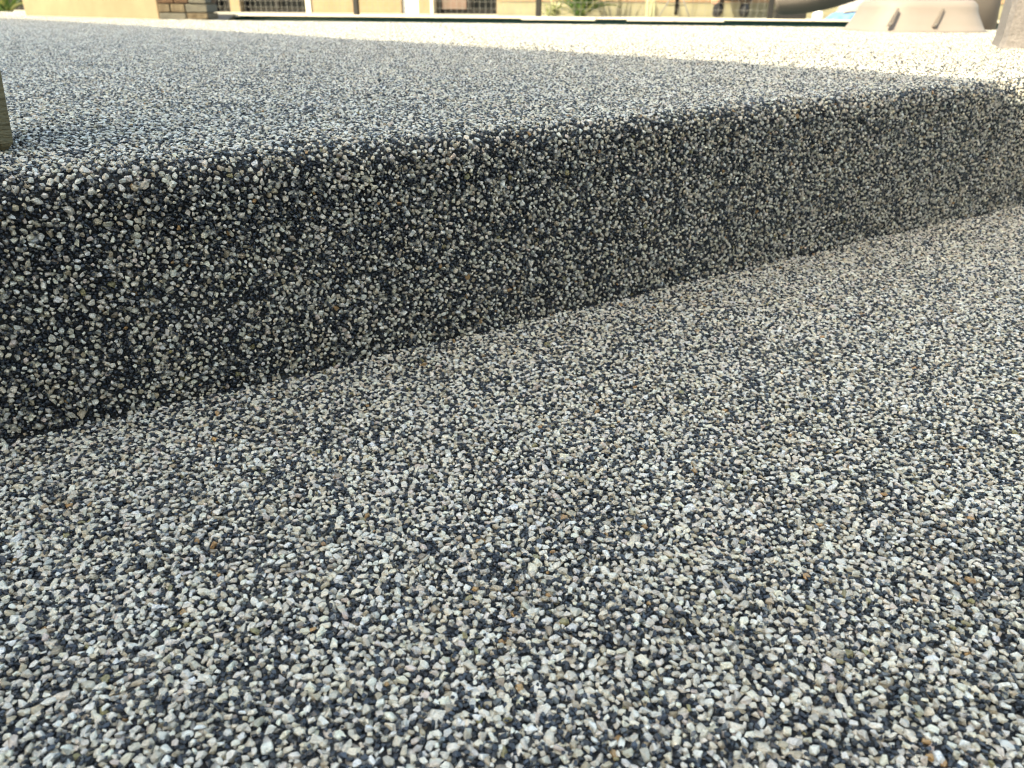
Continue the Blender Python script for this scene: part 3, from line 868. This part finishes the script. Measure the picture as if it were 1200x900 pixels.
obj('flume', bm, M['taupe'], sl_, True)

# ------------------------------------------------------------------ textured pillar with flared foot (right)
t = tag(empty('textured_pillar', (0.953, 1.645, TOP), R(-26)), 'pinkish rough textured square pillar with flared foot on the sunlit deck', 'pillar')
bm = bmesh.new()
lv = [(-0.004, 0.0), (-0.002, 0.008), (0.0, 0.02), (0.0005, 0.06), (0.001, 0.12), (0.002, 1.0)]
rings = []
for o_, z_ in lv:
    rings.append([bm.verts.new(x) for x in ((o_ + 0.008, o_, z_), (0.22 - o_ - 0.008, o_, z_), (0.22 - o_, o_ + 0.008, z_), (0.22 - o_, 0.22 - o_, z_), (o_, 0.22 - o_, z_), (o_, o_ + 0.016, z_))])
for a, b in zip(rings, rings[1:]):
    for k in range(6): bm.faces.new((a[k], a[(k + 1) % 6], b[(k + 1) % 6], b[k]))
bm.faces.new(rings[0]); bm.faces.new(rings[-1])
obj('shaft', bm, M['pink'], t)
bx('cap', M['pink'], t, -0.02, 0.24, -0.02, 0.24, 1.002, 1.05, bev=0.01)

# ------------------------------------------------------------------ weathered post at the left edge of the step
t = tag(empty('timber_post', (-0.2755, 0.437, TOP - 0.006), R(33)), 'weathered olive brown timber post standing on the step edge', 'post')
bm = bmesh.new(); rings = []
for o_, z_ in ((0.003, 0.0005), (0.0, 0.004), (0.0, 0.05), (-0.001, 0.2), (-0.002, 0.46)):
    rings.append([bm.verts.new(x) for x in ((-0.06, o_, z_), (-0.006, o_, z_), (-o_, 0.006, z_), (-o_, 0.055, z_), (-0.006, 0.06, z_), (-0.06, 0.06, z_))])
for a, b in zip(rings, rings[1:]):
    for k in range(6): bm.faces.new((a[k], a[(k + 1) % 6], b[(k + 1) % 6], b[k]))
bm.faces.new(rings[0]); bm.faces.new(rings[-1])
t.rotation_euler = (0, R(4.5), R(33))
obj('shaft', bm, M['oldwood'], t)
bx('cap', M['oldwood'], t, -0.068, 0.008, -0.008, 0.068, 0.462, 0.48, bev=0.004)

# ------------------------------------------------------------------ things lying on the far coping, under the slide
t = tag(yempty('black_block', 1.47, 2.98, TOP - 0.012), 'flat black crate on the coping under the slide', 'block')  # plain black body filling the dark patch below the flume
bx('block_body', M['black'], t, -0.11, 0.11, 0, 0.2, 0, 0.062, bev=0.004)
bx('rim', M['black'], t, -0.118, 0.118, -0.008, 0.208, 0.0625, 0.075, bev=0.003)
def lathe(bm, prof, n=20):
    rg = [[bm.verts.new((r_ * math.cos(2 * math.pi * k / n), r_ * math.sin(2 * math.pi * k / n), z_)) for k in range(n)] for r_, z_ in prof]
    for a, b in zip(rg, rg[1:]):
        for k in range(n): bm.faces.new((a[k], a[(k + 1) % n], b[(k + 1) % n], b[k]))
    bm.faces.new(rg[0]); bm.faces.new(rg[-1]); return bm
t = tag(yempty('plastic_jug', 1.655, 2.95, TOP - 0.012), 'small round white plastic jug between black crate and blue towels', 'jug')
obj('jug_body', lathe(bmesh.new(), [(0.028, 0), (0.036, 0.006), (0.038, 0.035), (0.030, 0.062), (0.014, 0.078), (0.012, 0.088)]), M['white'], t, True)
obj('lid', lathe(bmesh.new(), [(0.015, 0.0885), (0.015, 0.102), (0.012, 0.104)], 14), M['black'], t, True)
blue = mat('light_blue_cotton', (0.045, 0.12, 0.27), 0.95, (0.13, 0.24, 0.38), 14, 0.6, 120)
greyc = mat('off_white_cotton', (0.22, 0.20, 0.20), 0.95, (0.30, 0.275, 0.275), 12, 0.6, 120)
def cloth(w_, d_, h_, seed, nl=5):
    q = random.Random(seed); bm = bmesh.new()
    nu, nv = 28, 20; top = []
    ph = [q.uniform(0, 6.28) for _ in range(6)]
    for i in range(nu + 1):
        row = []
        for j in range(nv + 1):
            a, b = i / nu * 2 - 1, j / nv * 2 - 1
            e = max(0, (1 - abs(a) ** 3.2) * (1 - abs(b) ** 3.2)) ** 0.45
            zz_ = h_ * e * (0.82 + 0.10 * math.sin(4.2 * a + 2 * b + ph[0]) + 0.10 * math.sin(7 * b - 3 * a + ph[1]))
            row.append(bm.verts.new((a * w_ / 2 * (1 + 0.05 * math.sin(5 * b + ph[2])), b * d_ / 2 * (1 + 0.05 * math.sin(4 * a + ph[3])), zz_)))
        top.append(row)
    for i in range(nu):
        for j in range(nv): bm.faces.new((top[i][j], top[i + 1][j], top[i + 1][j + 1], top[i][j + 1]))
    g = bmesh.ops.extrude_edge_only(bm, edges=[e for e in bm.edges if e.is_boundary])
    for v_ in [x for x in g['geom'] if isinstance(x, bmesh.types.BMVert)]: v_.co.z = -0.0005
    return bm
t = obj('blue_towel', cloth(0.40, 0.24, 0.075, 3), blue, None, True)
tag(t, 'light blue folded towel lying on the coping beside the slide base', 'towel'); t.location = yd(1.93, 2.98, TOP - 0.002); t.rotation_euler = (0, 0, YA)
t = obj('white_towel', cloth(0.26, 0.17, 0.085, 9), greyc, None, True)
tag(t, 'off white rolled towel on top of the blue towel', 'towel'); t.location = yd(1.93, 2.99, TOP + 0.062); t.rotation_euler = (R(2), R(-6), YA + 0.2)

# ------------------------------------------------------------------ the house whose eave shades the step (behind the camera)
EO = 3.4
e0 = Vector((0.543, 0.854, 0)) + SUN_H.normalized() * EO
t = tag(empty('near_house', (e0.x, e0.y, 0), math.atan2(0.738, -0.675)), 'cream rendered house whose eave shades the step', 'house')
EZ = TOP + EO * math.tan(R(SUN_EL))
# local x runs along the eave (forward left), local +y points away from the yard
wallm = mat('house_render', (0.58, 0.55, 0.49), 0.9, (0.62, 0.59, 0.53), 3, 0.4, 60)
bx('wall', wallm, t, -7, 4.6, 0.75, 1.0, -0.02, EZ + 0.1)
bx('wall', wallm, t, -7, 4.6, 6.0, 6.25, -0.02, EZ + 0.1)
bx('wall', wallm, t, 4.35, 4.6, 1.002, 5.998, -0.02, EZ + 0.1)
bx('wall', wallm, t, -7, -6.75, 1.002, 5.998, -0.02, EZ + 0.1)
bx('fascia', M['white'], t, -7.6, 5.0, 0.0, 0.03, EZ - 0.16, EZ + 0.02)
bx('soffit', M['white'], t, -7.6, 5.0, 0.031, 0.748, EZ - 0.05, EZ - 0.03)
bm = bmesh.new()
V = [bm.verts.new(x) for x in [(-7.6, -0.0, EZ), (5.0, -0.0, EZ), (5.0, 6.9, EZ), (-7.6, 6.9, EZ), (-7.6, 3.4, EZ + 1.2), (5.0, 3.4, EZ + 1.2)]]
for fc in ((0, 1, 5, 4), (2, 3, 4, 5), (0, 4, 3), (1, 2, 5), (3, 2, 1, 0)): bm.faces.new([V[i] for i in fc])
obj('roof', bm, M['roof'], t)
for a, b in ((-4.6, -2.6), (0.9, 2.3)):
    wn = bx('window', M['white'], t, a - 0.06, b + 0.06, 0.735, 0.749, 0.95, 2.15)
    bx('pane', M['glass'], wn, a, b, 0.728, 0.7345, 1.0, 2.1)

# unseen wing, added to keep sky light off the step face
bx('wall', wallm, t, -3.4, -3.15, -7.5, 0.7, -0.02, EZ + 0.1)
bx('fascia', M['white'], t, -2.72, -2.69, -8.0, -0.003, EZ - 0.16, EZ + 0.02)
bx('soffit', M['white'], t, -3.148, -2.722, -8.0, -0.003, EZ - 0.05, EZ - 0.03)
bm = bmesh.new()
V = [bm.verts.new(x) for x in [(-2.69, 1.5, EZ + 0.025), (-2.69, -8.0, EZ + 0.025), (-7.5, -8.0, EZ + 0.025), (-7.5, 1.5, EZ + 0.025), (-5.1, 1.5, EZ + 1.1), (-5.1, -8.0, EZ + 1.1)]]
for fc in ((0, 1, 5, 4), (2, 3, 4, 5), (0, 4, 3), (1, 2, 5), (3, 2, 1, 0)): bm.faces.new([V[i] for i in fc])
obj('roof', bm, M['roof'], t)
wn = bx('window', M['white'], t, -3.149, -3.135, -5.06, -2.94, 0.95, 2.15)
bx('pane', M['glass'], wn, -3.1345, -3.128, -5.0, -3.0, 1.0, 2.1)
